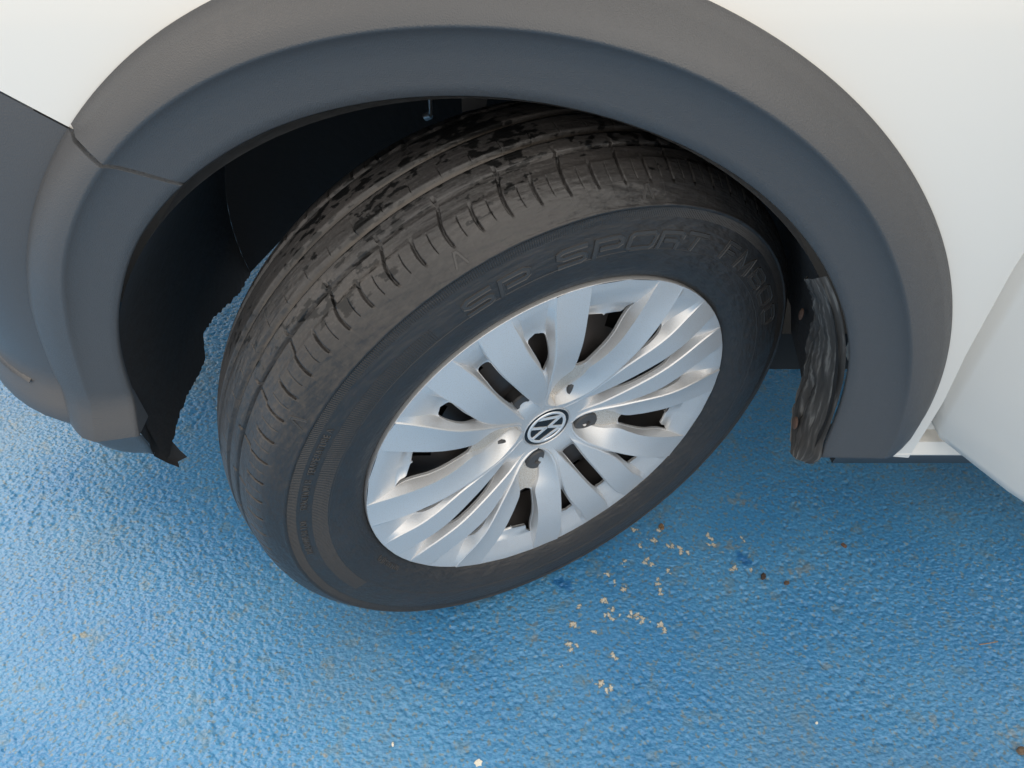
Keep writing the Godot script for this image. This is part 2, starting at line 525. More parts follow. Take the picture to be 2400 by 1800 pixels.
func build_body():
	# white front wing: from the arch out to the bonnet, the door gap and the bumper seam
	var rows := []
	for i in 61:
		var deg: float = lerp(-7.0, 132.2, i / 60.0)
		var r0 := arch_r(OUTER, deg) - 0.012
		var p0 := ARC + Vector2(cos(deg_to_rad(deg)), sin(deg_to_rad(deg))) * r0
		# the fan of lines turns towards the bumper seam, which runs forward and up
		var a := deg_to_rad(deg + 14.8 * smoothstep(95.0, 132.2, deg))
		var d := Vector2(cos(a), sin(a))
		var tmax := 9.0
		if d.x > 0.001: tmax = min(tmax, (0.434 - p0.x) / d.x)
		if d.y > 0.001: tmax = min(tmax, (0.98 - p0.y) / d.y)
		if d.x < -0.001: tmax = min(tmax, (-0.78 - p0.x) / d.x)
		tmax = max(tmax, 0.004)
		var row := PackedVector3Array()
		for j in 25:
			var p: Vector2 = p0 + d * tmax * (j / 24.0)
			row.append(Vector3(p.x, p.y, side_z(p.x, p.y)))
		rows.append(row)
	var st := new_st()
	grid(st, rows, Vector3.BACK)
	# front edge of the wing, folded in along the bumper seam
	var fold := [[], []]
	for v in rows[60]:
		fold[0].append(v)
		fold[1].append(v + Vector3(0.004, 0.004, -0.02))
	grid(st, fold, Vector3.LEFT, 2)
	# rear edge, folded in along the door gap
	var back := [[], []]
	for i in 61:
		var v: Vector3 = rows[i][24]
		if v.x > 0.43 and v.y < 0.97:
			back[0].append(v)
			back[1].append(v + Vector3(-0.002, 0, -0.025))
	if back[0].size() > 2: grid(st, back, Vector3.RIGHT, 3)
	commit("front_wing", st, mat.paint, van)

	# bonnet, windscreen and cabin above the frame: they shade and mirror in the ground
	st = new_st()
	rows = []
	for i in 13:
		var x: float = lerp(-0.78, 0.434, i / 12.0)
		var zs := side_z(x, 0.98)
		var row := PackedVector3Array()
		for q in [[0.0, 0.0], [0.022, -0.03], [0.045, -0.09], [0.075, -0.3], [0.085, -0.8], [0.075, -1.3], [0.0, -1.62]]:
			row.append(Vector3(x, 0.98 + q[0] + 0.03 * (x + 0.78), zs + q[1] if q[1] > -0.5 else q[1]))
		rows.append(row)
	grid(st, rows, Vector3.UP)
	commit("bonnet", st, mat.paint, van)
	st = new_st()
	grid(st, [[Vector3(0.1, 1.09, -0.02), Vector3(0.1, 1.09, -1.58)], [Vector3(0.75, 1.72, -0.16), Vector3(0.75, 1.72, -1.44)]], Vector3(-1, 1, 0))
	commit("windscreen", st, mat.window, van)
	st = new_st()
	grid(st, [[Vector3(0.75, 1.722, -0.16), Vector3(0.75, 1.722, -1.44)], [Vector3(3.4, 1.83, -0.16), Vector3(3.4, 1.83, -1.44)]], Vector3.UP)
	grid(st, [[Vector3(0.5, 0.3, 0.03), Vector3(0.5, 1.05, 0.03), Vector3(0.76, 1.71, -0.14)], [Vector3(3.4, 0.3, 0.03), Vector3(3.4, 1.05, 0.03), Vector3(3.4, 1.83, -0.14)]], Vector3.BACK, 2)
	commit("cabin_side", st, mat.paint, van)

	# bumper: dark plastic below the seam, with a ledge and a chin
	st = new_st()
	rows = []
	for i in 31:
		var t := i / 30.0
		var row := PackedVector3Array()
		var deg: float = lerp(132.6, 170.0, t)
		var a := deg_to_rad(deg)
		var r0 := arch_r(OUTER, deg) - 0.01
		for j in 25:
			var s: float = j / 24.0
			var p := ARC + Vector2(cos(a), sin(a)) * r0
			var q := Vector2(-0.95, lerp(p.y + (p.x + 0.95) * 0.655, 0.392, smoothstep(0.0, 1.0, t)))
			p = p.lerp(q, s)
			row.append(Vector3(p.x, p.y, side_z(p.x, p.y) - 0.001 + ledge(p.y)))
		rows.append(row)
	var low := []
	for y in [0.381, 0.369, 0.358, 0.349, 0.343, 0.341]:
		var row := PackedVector3Array()
		for j in 25:
			var x: float = lerp(-0.452, -0.95, j / 24.0)
			row.append(Vector3(x, y, side_z(x, y) - 0.001 + ledge(y)))
		low.append(row)
	var join := rows[30] as PackedVector3Array
	grid(st, rows + low, Vector3(-0.3, 0.1, 1))
	var chin := []
	for q in [[0.341, 0.0], [0.337, -0.002], [0.32, -0.012], [0.3, -0.03], [0.285, -0.06]]:
		var row := PackedVector3Array()
		for j in 25:
			var x: float = lerp(-0.452, -0.95, j / 24.0)
			row.append(Vector3(x, q[0], side_z(x, 0.341) + ledge(0.341) - 0.001 + q[1]))
		chin.append(row)
	grid(st, chin, Vector3(0, -0.3, 1), 2)
	commit("bumper", st, mat.bumper, van)
	# slot of the lower grille that begins at the left edge of the picture
	st = new_st()
	var slot := [[], [], []]
	for j in 13:
		var s := j / 12.0
		var x: float = lerp(-0.5, -0.8, s)
		var yb: float = 0.371 + 0.0008 * s
		slot[0].append(Vector3(x, yb, side_z(x, yb) + ledge(yb) + 0.0005))
		slot[1].append(Vector3(x, yb + 0.0022, side_z(x, yb) + ledge(yb) + 0.0022))
		slot[2].append(Vector3(x, yb + 0.004 + 0.012 * s, side_z(x, yb + 0.006) + ledge(yb + 0.006) - 0.004))
	grid(st, slot, Vector3(-0.3, 0, 1))
	commit("grille_edge", st, mat.trim, van)

	# underside
	var under := MeshInstance3D.new()
	under.name = "underbody"
	var bx := BoxMesh.new()
	bx.size = Vector3(4.0, 0.06, 1.3)
	under.mesh = bx
	under.material_override = mat.dark
	under.position = Vector3(1.2 + 0.45 + 0.6, 0.28, -0.75)
	van.add_child(under, true)
	var nose := MeshInstance3D.new()
	nose.name = "nose_underside"
	bx = BoxMesh.new()
	bx.size = Vector3(0.42, 0.03, 1.2)
	nose.mesh = bx
	nose.material_override = mat.dark
	nose.position = Vector3(-0.68, 0.28, -0.78)
	van.add_child(nose, true)

	build_door()

func ledge(y: float) -> float:
	return 0.021 * (1.0 - smoothstep(0.341, 0.388, y))

func build_door():
	# sill with its steps, seen through the gap of the open door
	var st := new_st()
	var prof := [Vector2(0.262, 0.0), Vector2(0.262, 0.052), Vector2(0.268, 0.056), Vector2(0.283, 0.05), Vector2(0.287, 0.035), Vector2(0.3, 0.03), Vector2(0.304, 0.012), Vector2(0.325, 0.008), Vector2(0.33, -0.02), Vector2(0.42, -0.03), Vector2(0.425, -0.06)]
	for k in prof.size() - 1:
		grid(st, [[Vector3(0.385, prof[k].x, prof[k].y), Vector3(1.6, prof[k].x, prof[k].y)], [Vector3(0.385, prof[k + 1].x, prof[k + 1].y), Vector3(1.6, prof[k + 1].x, prof[k + 1].y)]], Vector3(0, 1, 1) if k > 0 else Vector3.DOWN, k + 1)
	commit("door_sill", st, mat.paint, van)
	st = new_st()
	grid(st, [[Vector3(0.358, 0.27, 0.05), Vector3(1.6, 0.27, 0.05)], [Vector3(0.358, 0.24, 0.045), Vector3(1.6, 0.24, 0.045)], [Vector3(0.358, 0.235, -0.02), Vector3(1.6, 0.235, -0.02)]], Vector3(0, -0.2, 1))
	commit("sill_underside", st, mat.bumper, van)
	# jamb behind the wing
	st = new_st()
	grid(st, [[Vector3(0.405, 0.28, 0.045), Vector3(0.405, 1.0, 0.0)], [Vector3(0.405, 0.28, -0.1), Vector3(0.405, 1.0, -0.1)]], Vector3.RIGHT)
	grid(st, [[Vector3(0.405, 0.3, -0.03), Vector3(0.405, 1.0, -0.05)], [Vector3(0.6, 0.3, -0.03), Vector3(0.6, 1.0, -0.05)]], Vector3.BACK, 2)
	commit("door_jamb", st, mat.paint, van)
	# the open door, swung out on its front hinges
	var door := Node3D.new()
	door.name = "door"
	door.position = Vector3(0.438, 0.0, 0.044)
	door.rotation_degrees = Vector3(0, -53, 0)
	van.add_child(door, true)
	st = new_st()
	var prof2 := [[0.288, -0.02], [0.287, -0.006], [0.291, -0.001], [0.3, 0.001], [0.34, 0.009], [0.3475, 0.0095], [0.356, 0.0115], [0.42, 0.016], [0.52, 0.018], [0.66, 0.012], [0.8, -0.004], [0.98, -0.034]]
	var rows := []
	for q in prof2:
		var row := PackedVector3Array()
		for s in [0.0, 0.003, 0.02, 0.1, 0.3, 0.6, 0.98]:
			var round_in: float = 0.03 * pow(max(0.0, 1.0 - s / 0.05), 2.0) * max(0.0, 1.0 - (q[0] - 0.287) / 0.05)
			row.append(Vector3(s, q[0] + round_in, q[1] - (0.006 if s == 0.0 else 0.0)))
		rows.append(row)
	grid(st, rows, Vector3.BACK)
	commit("door_skin", st, mat.paint, door)
	st = new_st()
	var inner := [[], [], []]
	for row in rows:
		inner[0].append(row[0])
		inner[1].append(row[0] + Vector3(0.006, 0, -0.03))
		inner[2].append(Vector3(0.02, row[0].y, -0.11))
	grid(st, inner, Vector3.LEFT)
	grid(st, [[rows[0][0], rows[0][6]], [rows[0][0] + Vector3(0, 0.004, -0.09), rows[0][6] + Vector3(0, 0.004, -0.09)]], Vector3.DOWN, 2)
	commit("door_frame", st, mat.paint, door)

# ---------------------------------------------------------------- black arch trim
func arch_section(deg: float) -> PackedVector3Array:
	var rl := arch_r(LIP, deg)
	var rc := arch_r(CREASE, deg)
	var ro := arch_r(OUTER, deg)
	var soft: float = clamp((18.0 - deg) / 26.0, 0.0, 1.0) + clamp((deg - 150.0) / 22.0, 0.0, 1.0)   # the crease dies out at both feet
	var zc: float = lerp(0.0885, 0.082, min(1.0, soft))
	var zo := side_z(ARC.x + ro * cos(deg_to_rad(deg)), ARC.y + ro * sin(deg_to_rad(deg))) + 0.003
	if deg > 140.0: zo = max(zo, 0.045)
	var out := PackedVector3Array()
	out.append(ap(rl + 0.0025, deg, 0.065))
	out.append(ap(rl + 0.0008, deg, 0.07))
	out.append(ap(rl, deg, 0.0725))
	out.append(ap(rl + 0.0015, deg, 0.0752))
	out.append(ap(lerp(rl, rc, 0.2), deg, 0.0765))
	out.append(ap(lerp(rl, rc, 0.55), deg, lerp(0.0785, 0.0795, min(1.0, soft))))
	out.append(ap(lerp(rl, rc, 0.82), deg, lerp(0.0818, 0.081, min(1.0, soft))))
	out.append(ap(rc - 0.0022, deg, zc - lerp(0.0022, 0.0004, min(1.0, soft))))
	out.append(ap(rc - 0.0003, deg, zc))
	out.append(ap(rc + 0.0016, deg, zc - 0.0003))
	out.append(ap(lerp(rc, ro, 0.35), deg, lerp(zc, zo, 0.24) + 0.001))
	out.append(ap(lerp(rc, ro, 0.75), deg, lerp(zc, zo, 0.62) + 0.002))
	out.append(ap(ro - 0.003, deg, zo + 0.0025))
	out.append(ap(ro, deg, zo))
	out.append(ap(ro, deg, zo - 0.02))
	return out

func build_arch():
	var st := new_st()
	var rows := []
	for i in 141:
		var deg: float = lerp(2.0, 126.5, i / 140.0)
		var sec := arch_section(deg)
		if i == 140:                       # the seam slants: outer edge is farther forward
			for k in sec.size(): pass
		rows.append(sec)
	# slant the front end along the seam
	for i in rows.size():
		var t: float = clamp((i - 110) / 30.0, 0.0, 1.0)
		if t > 0.0:
			var deg: float = lerp(2.0, 126.5, i / 140.0)
			for k in rows[i].size():
				var fr: float = [0.0, 0.0, 0.0, 0.0, 0.15, 0.4, 0.55, 0.6, 0.62, 0.64, 0.75, 0.9, 1.0, 1.0, 1.0][k]
				rows[i][k] = arch_section(deg + t * fr * 5.4)[k]
	# straight foot behind the wheel down to the sill
	var foot := []
	for q in [[0.266, 0.0], [0.2665, 1.0], [0.271, 2.0], [0.276, 2.0], [0.29, 2.0], [0.31, 2.0]]:
		var y: float = q[0]
		var row := PackedVector3Array()
		var base := arch_section(2.0)
		for k in base.size():
			var d := arch_section(clamp(rad_to_deg(asin(clamp((y - ARC.y) / 0.41, -0.9, 0.9))), -9.0, 2.0))
			var v := d[k]
			v.y = y + (clamp(v.z - 0.058, 0.0, 0.03) * clamp((0.315 - y) / 0.048, 0.0, 1.0))
			var zz := v.z
			if q[1] == 0.0: zz = v.z - 0.012
			if q[1] == 1.0: zz = v.z - 0.003
			row.append(Vector3(v.x, v.y, zz))
		foot.append(row)
	grid(st, foot + rows, Vector3(0, 0, 1))
	# end face at the seam
	grid(st, [rows[140], push(rows[140], Vector3(0.003, 0.003, -0.02))], Vector3(-1, -0.5, 0), 3)
	commit("wheel_arch_trim", st, mat.trim, van)

	# the part of the trim that belongs to the bumper
	st = new_st()
	rows = []
	for i in 61:
		var t := i / 60.0
		var row := PackedVector3Array()
		for k in 15:
			var fr: float = [0.0, 0.0, 0.0, 0.0, 0.15, 0.4, 0.55, 0.6, 0.62, 0.64, 0.75, 0.9, 1.0, 1.0, 1.0][k]
			var u: float = lerp(127.1 + fr * 5.4, 169.5, t)
			var v := arch_section(u)[k]
			row.append(v)
		rows.append(row)
	# down to the ledge, the ledge itself and the chin under it
	var tail := []
	var endrow: PackedVector3Array = rows[60]
	for q in [[0.379, 0.001, 0.1], [0.368, 0.005, 0.3], [0.357, 0.0105, 0.6], [0.348, 0.0145, 0.85], [0.3425, 0.0165, 0.95], [0.341, 0.017, 1.0]]:
		var row := PackedVector3Array()
		for k in 15:
			var v: Vector3 = endrow[k]
			var y: float = q[0]
			var zadd: float = q[1] if k >= 2 else 0.0
			if y > v.y: y = v.y - 0.001 * q[2]
			row.append(Vector3(lerp(v.x, [-0.384, -0.384, -0.384, -0.384, -0.39, -0.405, -0.415, -0.42, -0.425, -0.427, -0.44, -0.45, -0.459, -0.46, -0.46][k], q[2]), y, v.z + zadd))
		tail.append(row)
	grid(st, rows + tail, Vector3(-0.2, 0, 1))
	var chin := []
	for q in [[0.0, 0.0, 0.0], [0.004, -0.002, 0.0], [0.03, -0.013, 0.3], [0.055, -0.025, 0.75], [0.07, -0.034, 1.0]]:
		var row := PackedVector3Array()
		for k in range(2, 15):
			var v: Vector3 = tail[5][k]
			var w: float = lerp(1.0, 0.3, clamp((k - 3.0) / 9.0, 0.0, 1.0))
			row.append(Vector3(v.x - 0.02 * q[2] * w, 0.341 - q[0] * w, v.z + q[1] * lerp(1.0, w, 0.4)))
		chin.append(row)
	grid(st, chin, Vector3(0, -0.3, 1), 2)
	grid(st, [rows[0], push(rows[0], Vector3(-0.003, -0.003, -0.02))], Vector3(1, 0.5, 0), 3)
	commit("bumper_arch_trim", st, mat.trim, van)

func push(row: PackedVector3Array, by: Vector3) -> PackedVector3Array:
	var out := PackedVector3Array()
	for v in row: out.append(v + by)
	return out

# ---------------------------------------------------------------- liner inside the arch
func build_liner():
	var rag := noise(81, 9.0, FastNoiseLite.TYPE_SIMPLEX, 3)
	var st := new_st()
	var rows := []
	for i in 121:
		var z: float = lerp(0.068, -0.3, i / 120.0)
		var front: float = lut(z, [-0.3, -0.24, -0.155, -0.117, -0.095, -0.058, -0.023, 0.011, 0.038, 0.07], [191.0, 189.8, 185.4, 184.5, 188.0, 187.3, 186.0, 186.0, 187.0, 188.0]) + rag.get_noise_1d(z * 9.0) * 0.45
		var rear: float = lut(z, [-0.3, -0.087, -0.07, -0.025, 0.0, 0.03, 0.07], [9.0, 7.1, 3.0, 1.0, -1.0, -5.0, -6.0])
		var row := PackedVector3Array()
		for j in 97:
			var dg: float = lerp(rear, front, j / 96.0)
			var lr: float = min(0.358, arch_r(LIP, min(dg, 176.0)) + 0.002) if z > 0.0 else lerp(min(0.358, arch_r(LIP, min(dg, 176.0)) + 0.002), 0.356, min(1.0, -z * 8.0))
			row.append(ap(lr, dg, z))
		rows.append(row)
	grid(st, rows, Vector3.DOWN, 1, [], null)
	# wall that closes the wheel house on the inside
	var wall := [[], []]
	for j in 49:
		var v: Vector3 = rows[120][j * 2]
		wall[0].append(v)
		wall[1].append(Vector3(clamp(v.x, -0.3, 0.3), 0.33, -0.34))
	grid(st, wall, Vector3.BACK, 2)
	commit("wheel_arch_liner", st, mat.liner, van)
	# lower flap of the front liner
	st = new_st()
	var fo := [Vector3(-0.384, 0.372, 0.07), Vector3(-0.3835, 0.343, 0.089), Vector3(-0.3895, 0.311, 0.0768), Vector3(-0.405, 0.268, 0.058), Vector3(-0.398, 0.25, 0.053), Vector3(-0.389, 0.238, 0.05)]
	var fi := [Vector3(-0.388, 0.372, 0.01), Vector3(-0.392, 0.335, 0.012), Vector3(-0.393, 0.3, 0.025), Vector3(-0.391, 0.278, 0.04), Vector3(-0.385, 0.258, 0.041), Vector3(-0.381, 0.245, 0.04)]
	var fm := []
	fo = fo.slice(1)
	fi = fi.slice(1)
	for k in 5: fm.append(fo[k].lerp(fi[k], 0.5) + Vector3(-0.006, 0.001, 0.0))
	grid(st, [fo, fm, fi], Vector3(1, 0, 0.6))
	commit("liner_flap", st, mat.liner, van)

	# scuffed guard at the rear of the arch
	st = new_st()
	var crease := noise(83, 1.0, FastNoiseLite.TYPE_SIMPLEX, 4)
	rows = []
	var uvs := []
	for i in 61:
		var deg: float = lerp(-9.0, 34.0, i / 60.0)
		var zin: float = lut(deg, [-9.5, -8.0, -6.5, -4.0, 2.0, 12.0, 34.0], [0.056, 0.042, 0.03, 0.012, 0.004, 0.0, 0.058])
		var zout: float = lut(deg, [-9.5, -8.0, -5.0, -2.0, 5.0], [0.062, 0.07, 0.079, 0.0705, 0.0695])
		var row := PackedVector3Array()
		var lip_r := arch_r(LIP, deg)
		var uvr := PackedVector2Array()
		for j in 25:
			var s := j / 24.0
			var z: float = lerp(zin, zout, s)
			var bump := crease.get_noise_2d(s * 4.0 + deg * 0.01, deg * 0.12) * 0.003 + crease.get_noise_2d(s * 22.0, deg * 0.6) * 0.0011
			var crack: float = 0.006 * exp(-pow((s - 0.32 - 0.01 * (deg + 4.0)) / 0.035, 2.0)) * clamp((9.0 - abs(deg - 0.0)) / 3.0, 0.0, 1.0)
			row.append(ap(lerp(0.349, lip_r - 0.0015, s * s) - 0.003 * sin(s * PI) + bump * (1.0 - s * s) + crack, deg, z))
			uvr.append(Vector2(s * 0.5, deg / 30.0))
		rows.append(row)
		uvs.append(uvr)
	grid(st, rows, Vector3.LEFT, 1, uvs)
	st.index()
	st.generate_normals()
	st.generate_tangents()
	var o := MeshInstance3D.new()
	o.name = "mud_guard"
	o.mesh = st.commit()
	o.material_override = mat.guard
	van.add_child(o, true)
	for q in [[ap(0.343, -3.2, 0.038), 0.006, 0.0085], [ap(0.35, 13.0, -0.03), 0.0045, 0.0075]]:
		var c := MeshInstance3D.new()
		c.name = "rusty_clip"
		var sm := SphereMesh.new()
		sm.radius = 0.5
		sm.height = 1.0
		sm.radial_segments = 14
		sm.rings = 7
		c.mesh = sm
		c.material_override = mat.rust
		c.position = q[0]
		c.scale = Vector3(0.004, q[2] * 2.0, q[1] * 2.0)
		van.add_child(c, true)
	# brake line and bracket behind the tyre
	st = new_st()
	tube(st, Vector3(-0.0905, 0.6, -0.15), Vector3(-0.0922, 0.563, -0.15), 0.0022, 10)
	tube(st, Vector3(-0.0922, 0.5635, -0.15), Vector3(-0.098, 0.56, -0.152), 0.004, 10)
	commit("brake_line", st, mat.bare_metal, van)
	st = new_st()
	grid(st, [[Vector3(-0.06, 0.6, -0.16), Vector3(-0.03, 0.6, -0.16)], [Vector3(-0.06, 0.566, -0.15), Vector3(-0.035, 0.572, -0.15)]], Vector3.BACK)
	grid(st, [[Vector3(-0.06, 0.6, -0.162), Vector3(-0.03, 0.6, -0.162)], [Vector3(-0.06, 0.566, -0.152), Vector3(-0.035, 0.572, -0.152)]], Vector3.FORWARD, 2)
	commit("bracket", st, mat.cap, van)

func tube(st: SurfaceTool, a: Vector3, b: Vector3, r: float, n: int):
	var d := (b - a).normalized()
	var u := d.cross(Vector3.RIGHT if abs(d.x) < 0.8 else Vector3.UP).normalized()
	var v := d.cross(u)
	var ra := []
	var rb := []
	for i in n + 1:
		var o := (u * cos(TAU * i / n) + v * sin(TAU * i / n)) * r
		ra.append(a + o)
		rb.append(b + o)
	grid(st, [ra, rb], Vector3.UP, 1, [], (a + b) / 2)

# ---------------------------------------------------------------- wheel
# wheel-local point: angle in degrees, radius and depth behind the cover's rim, in metres
func wp(deg: float, r: float, d: float) -> Vector3:
	var a := deg_to_rad(deg)
	return Vector3(r * cos(a), r * sin(a), -d)

func build_wheel():
	wheel = Node3D.new()
	wheel.name = "wheel"
	wheel.transform = Transform3D(Basis(WT, WU, WN), WC)
	van.add_child(wheel, true)
	build_tyre()
	build_sidewall_writing()
	build_rim()
	build_cover()
	build_badge()

# depth of the tyre's skin at a radius on its outer side (mm)
const SIDE_R := [203.0, 209.0, 214.0, 219.0, 228.0, 240.0, 252.0, 263.0, 272.0, 280.0, 283.0]
const SIDE_D := [16.0, 4.0, 0.2, -2.6, -6.0, -8.0, -8.4, -7.4, -6.0, -4.8, -4.2]

func side_depth(r: float) -> float:
	return slut(r * 1000.0, SIDE_R, SIDE_D) / 1000.0

func crown(d: float) -> float:
	return 317.5 - 5.3 * pow(abs(d - 85.0) / 41.0, 2.0) - 2.0 * pow(max(0.0, abs(d - 85.0) - 50.0) / 20.0, 2.0)

func tyre_profile() -> Array:
	var p := []          # [depth, radius, kind]
	for i in 22:
		var r: float = lerp(203.0, 283.0, i / 21.0)
		p.append([slut(r, SIDE_R, SIDE_D), r])
	p.append_array([[-4.9, 283.6], [-5.1, 284.4], [-4.9, 285.4], [-3.6, 286.0], [-3.2, 286.3], [-2.2, 287.6], [0.0, 290.0], [3.0, 293.4], [6.5, 297.0], [9.5, 299.7], [10.3, 300.3], [12.0, 301.6], [14.0, 302.9], [16.0, 304.0], [18.0, 305.0], [20.5, 306.1], [23.0, 307.1], [25.5, 308.0], [26.3, 308.3], [27.5, 308.7], [28.5, 309.0]])
	for d in [31.0, 34.0, 37.0, 39.0, 41.0]: p.append([d, min(crown(d), 309.0 + (d - 28.5) * 0.23)])
	p.append_array([[41.3, 311.5], [41.9, 304.5], [45.9, 304.5], [46.5, 312.1]])
	for d in [47.0, 51.0, 52.0, 54.0, 57.0]: p.append([d, crown(d)])
	p.append_array([[58.6, crown(58.6)], [59.4, 310.0], [65.0, 310.0], [66.0, crown(66.0)]])
	for d in [68.0, 73.0, 78.0, 83.0, 87.0, 89.5]: p.append([d, crown(d)])
	p.append_array([[90.2, 311.0], [96.6, 311.0], [97.4, crown(97.4)]])
	for d in [101.0, 106.0, 112.0, 118.0, 124.0, 126.0]: p.append([d, crown(d)])
	p.append_array([[126.8, 307.0], [132.2, 306.6], [133.0, crown(133.0)]])
	for d in [137.0, 141.0, 144.0, 150.0, 156.0, 162.0]: p.append([d, min(crown(d), 314.0 - 0.012 * pow(d - 128.0, 2.0))])
	p.append_array([[168.0, 292.0], [172.0, 285.0], [177.0, 270.0], [178.5, 250.0], [175.0, 230.0], [168.0, 212.0], [160.0, 204.0]])
	return p

# where a depth lies across the tyre's profile, 0 .. 1
func groove_v(depth: float) -> float:
	var prof := tyre_profile()
	var at := 0.0
	var found := 0.0
	for i in range(1, prof.size()):
		at += Vector2(prof[i][0] - prof[i - 1][0], prof[i][1] - prof[i - 1][1]).length()
		if i > 24 and found == 0.0 and prof[i][0] >= depth: found = at
	return found / at

func build_tyre():
	var prof := tyre_profile()
	var n_p := 76
	# columns of one pitch: a long curved sipe and a short thin one
	var cols := [[0.0, 0.0, 0.0], [0.012, 0.35, 0.0], [0.03, 1.0, 0.0], [0.1, 1.0, 0.0], [0.118, 0.35, 0.0], [0.13, 0.0, 0.0], [0.16, 0.0, 0.0], [0.2, 0.0, 0.0], [0.3, 0.0, 0.0], [0.4, 0.0, 0.0], [0.5, 0.0, 0.0], [0.53, 0.0, 0.0], [0.538, 0.0, 1.0], [0.56, 0.0, 1.0], [0.568, 0.0, 0.0], [0.6, 0.0, 0.0], [0.7, 0.0, 0.0], [0.8, 0.0, 0.0], [0.9, 0.0, 0.0], [0.96, 0.0, 0.0]]
	var lens := [0.0]
	for i in range(1, prof.size()):
		lens.append(lens[i - 1] + Vector2(prof[i][0] - prof[i - 1][0], prof[i][1] - prof[i - 1][1]).length())
	var total: float = lens[-1]
	var pitch := 360.0 / n_p
	var vs := PackedVector3Array()
	var uv := PackedVector2Array()
	var nc := n_p * cols.size() + 1
	var wobble := noise(91, 0.35, FastNoiseLite.TYPE_SIMPLEX, 2)
	for i in prof.size():
		var d: float = prof[i][0]
		var r: float = prof[i][1]
		var shoulder := d > 8.0 and d < 41.5 and i > 24
		for c in nc:
			var pi_ := c / cols.size()
			var q: Array = cols[c % cols.size()]
			var base: float = (pi_ + q[0]) * pitch
			var cut := 0.0
			if i > 24:
				var odd := pi_ % 2 == 1
				if d >= 10.0 and d <= (41.2 if odd else 28.6) and q[1] > 0.0: cut = 4.2 * q[1]
				if d >= 12.0 and d <= 26.4 and q[2] > 0.0: cut = 2.6
				if d >= 46.9 and d <= 51.5 and q[1] > 0.0 and odd: cut = 2.0
				if d >= 68.0 and d <= 73.5 and q[2] > 0.0: cut = 1.6
				if d >= 134.0 and d <= 158.0 and q[1] > 0.0: cut = 3.0
				if d >= 134.0 and d <= 158.0 and q[2] > 0.0: cut = 2.0
			# the sipes bow and lean across the shoulder
			var t: float = clamp((41.5 - d) / 33.0, -1.0, 1.2)
			var lean: float = (1.5 * sin(clamp(t, 0.0, 1.0) * PI * 0.62) - 0.4 * t) if d < 41.5 else -(d - 41.5) * 0.02
			if i <= 24: lean = 0.0
			var deg: float = base + lean
			var rr: float = r - cut
			if i > 24 and d < 160.0: rr += wobble.get_noise_2d(c * 0.9, i * 1.3) * 0.12
			var v := wp(deg, rr / 1000.0, d / 1000.0)
			# the tyre flattens where it stands on the ground
			var wy := WC.y + WU.y * v.y + WN.y * v.z
			if wy < 0.0015: v += Vector3(0.0, WU.y, WN.y) * (0.0015 - wy)
			vs.append(v)
			uv.append(Vector2(deg / 360.0, lens[i] / total))
	var ix := PackedInt32Array()
	for i in prof.size() - 1:
		for c in nc - 1:
			var k := i * nc + c
			ix.append_array(PackedInt32Array([k, k + nc, k + nc + 1, k, k + nc + 1, k + 1]))
	var arr := []
	arr.resize(Mesh.ARRAY_MAX)
	arr[Mesh.ARRAY_VERTEX] = vs
	arr[Mesh.ARRAY_TEX_UV] = uv
	arr[Mesh.ARRAY_INDEX] = ix
	var am := ArrayMesh.new()
	am.add_surface_from_arrays(Mesh.PRIMITIVE_TRIANGLES, arr)
	var st := SurfaceTool.new()
	st.create_from(am, 0)
	st.generate_normals()
	st.generate_tangents()
	var o := MeshInstance3D.new()
	o.name = "tyre"
	o.mesh = st.commit()
	o.material_override = mat.rubber
	wheel.add_child(o, true)
	# fine radial ribs under the shoulder line and the broad hatched band, as moulded
	st = new_st()
	ribs(st, 274.5, 282.2, 0.0, 360.0, 0.42)
	ribs(st, 247.0, 261.0, 121.0, 205.0, 0.5)
	commit("sidewall_ribs", st, mat.ribs, wheel)
	# fine mould line round the sidewall
	st = new_st()
	var rows := [[], [], []]
	for i in 361:
		rows[0].append(wp(i, 0.2448, side_depth(0.2448) + 0.0002))
		rows[1].append(wp(i, 0.2452, side_depth(0.2452) - 0.0005))
		rows[2].append(wp(i, 0.2456, side_depth(0.2456) + 0.0002))
	grid(st, rows, Vector3.BACK)
	commit("mould_line", st, mat.letters, wheel)

func ribs(st: SurfaceTool, r0: float, r1: float, a0: float, a1: float, step: float):
	st.set_smooth_group(-1)
	var a := a0
	while a < a1:
		var q := []
		for k in 3:
			var row := []
			for s in 3:
				var r: float = lerp(r0, r1, s / 2.0) / 1000.0
				row.append(wp(a + (k - 1) * step * 0.28, r, side_depth(r) + (0.0001 if k != 1 else -0.0004)))
			q.append(row)
		for k in 2:
			for s in 2:
				for id in [[k, s], [k, s + 1], [k + 1, s + 1], [k, s], [k + 1, s + 1], [k + 1, s]]:
					st.add_vertex(q[id[0]][id[1]])
		a += step

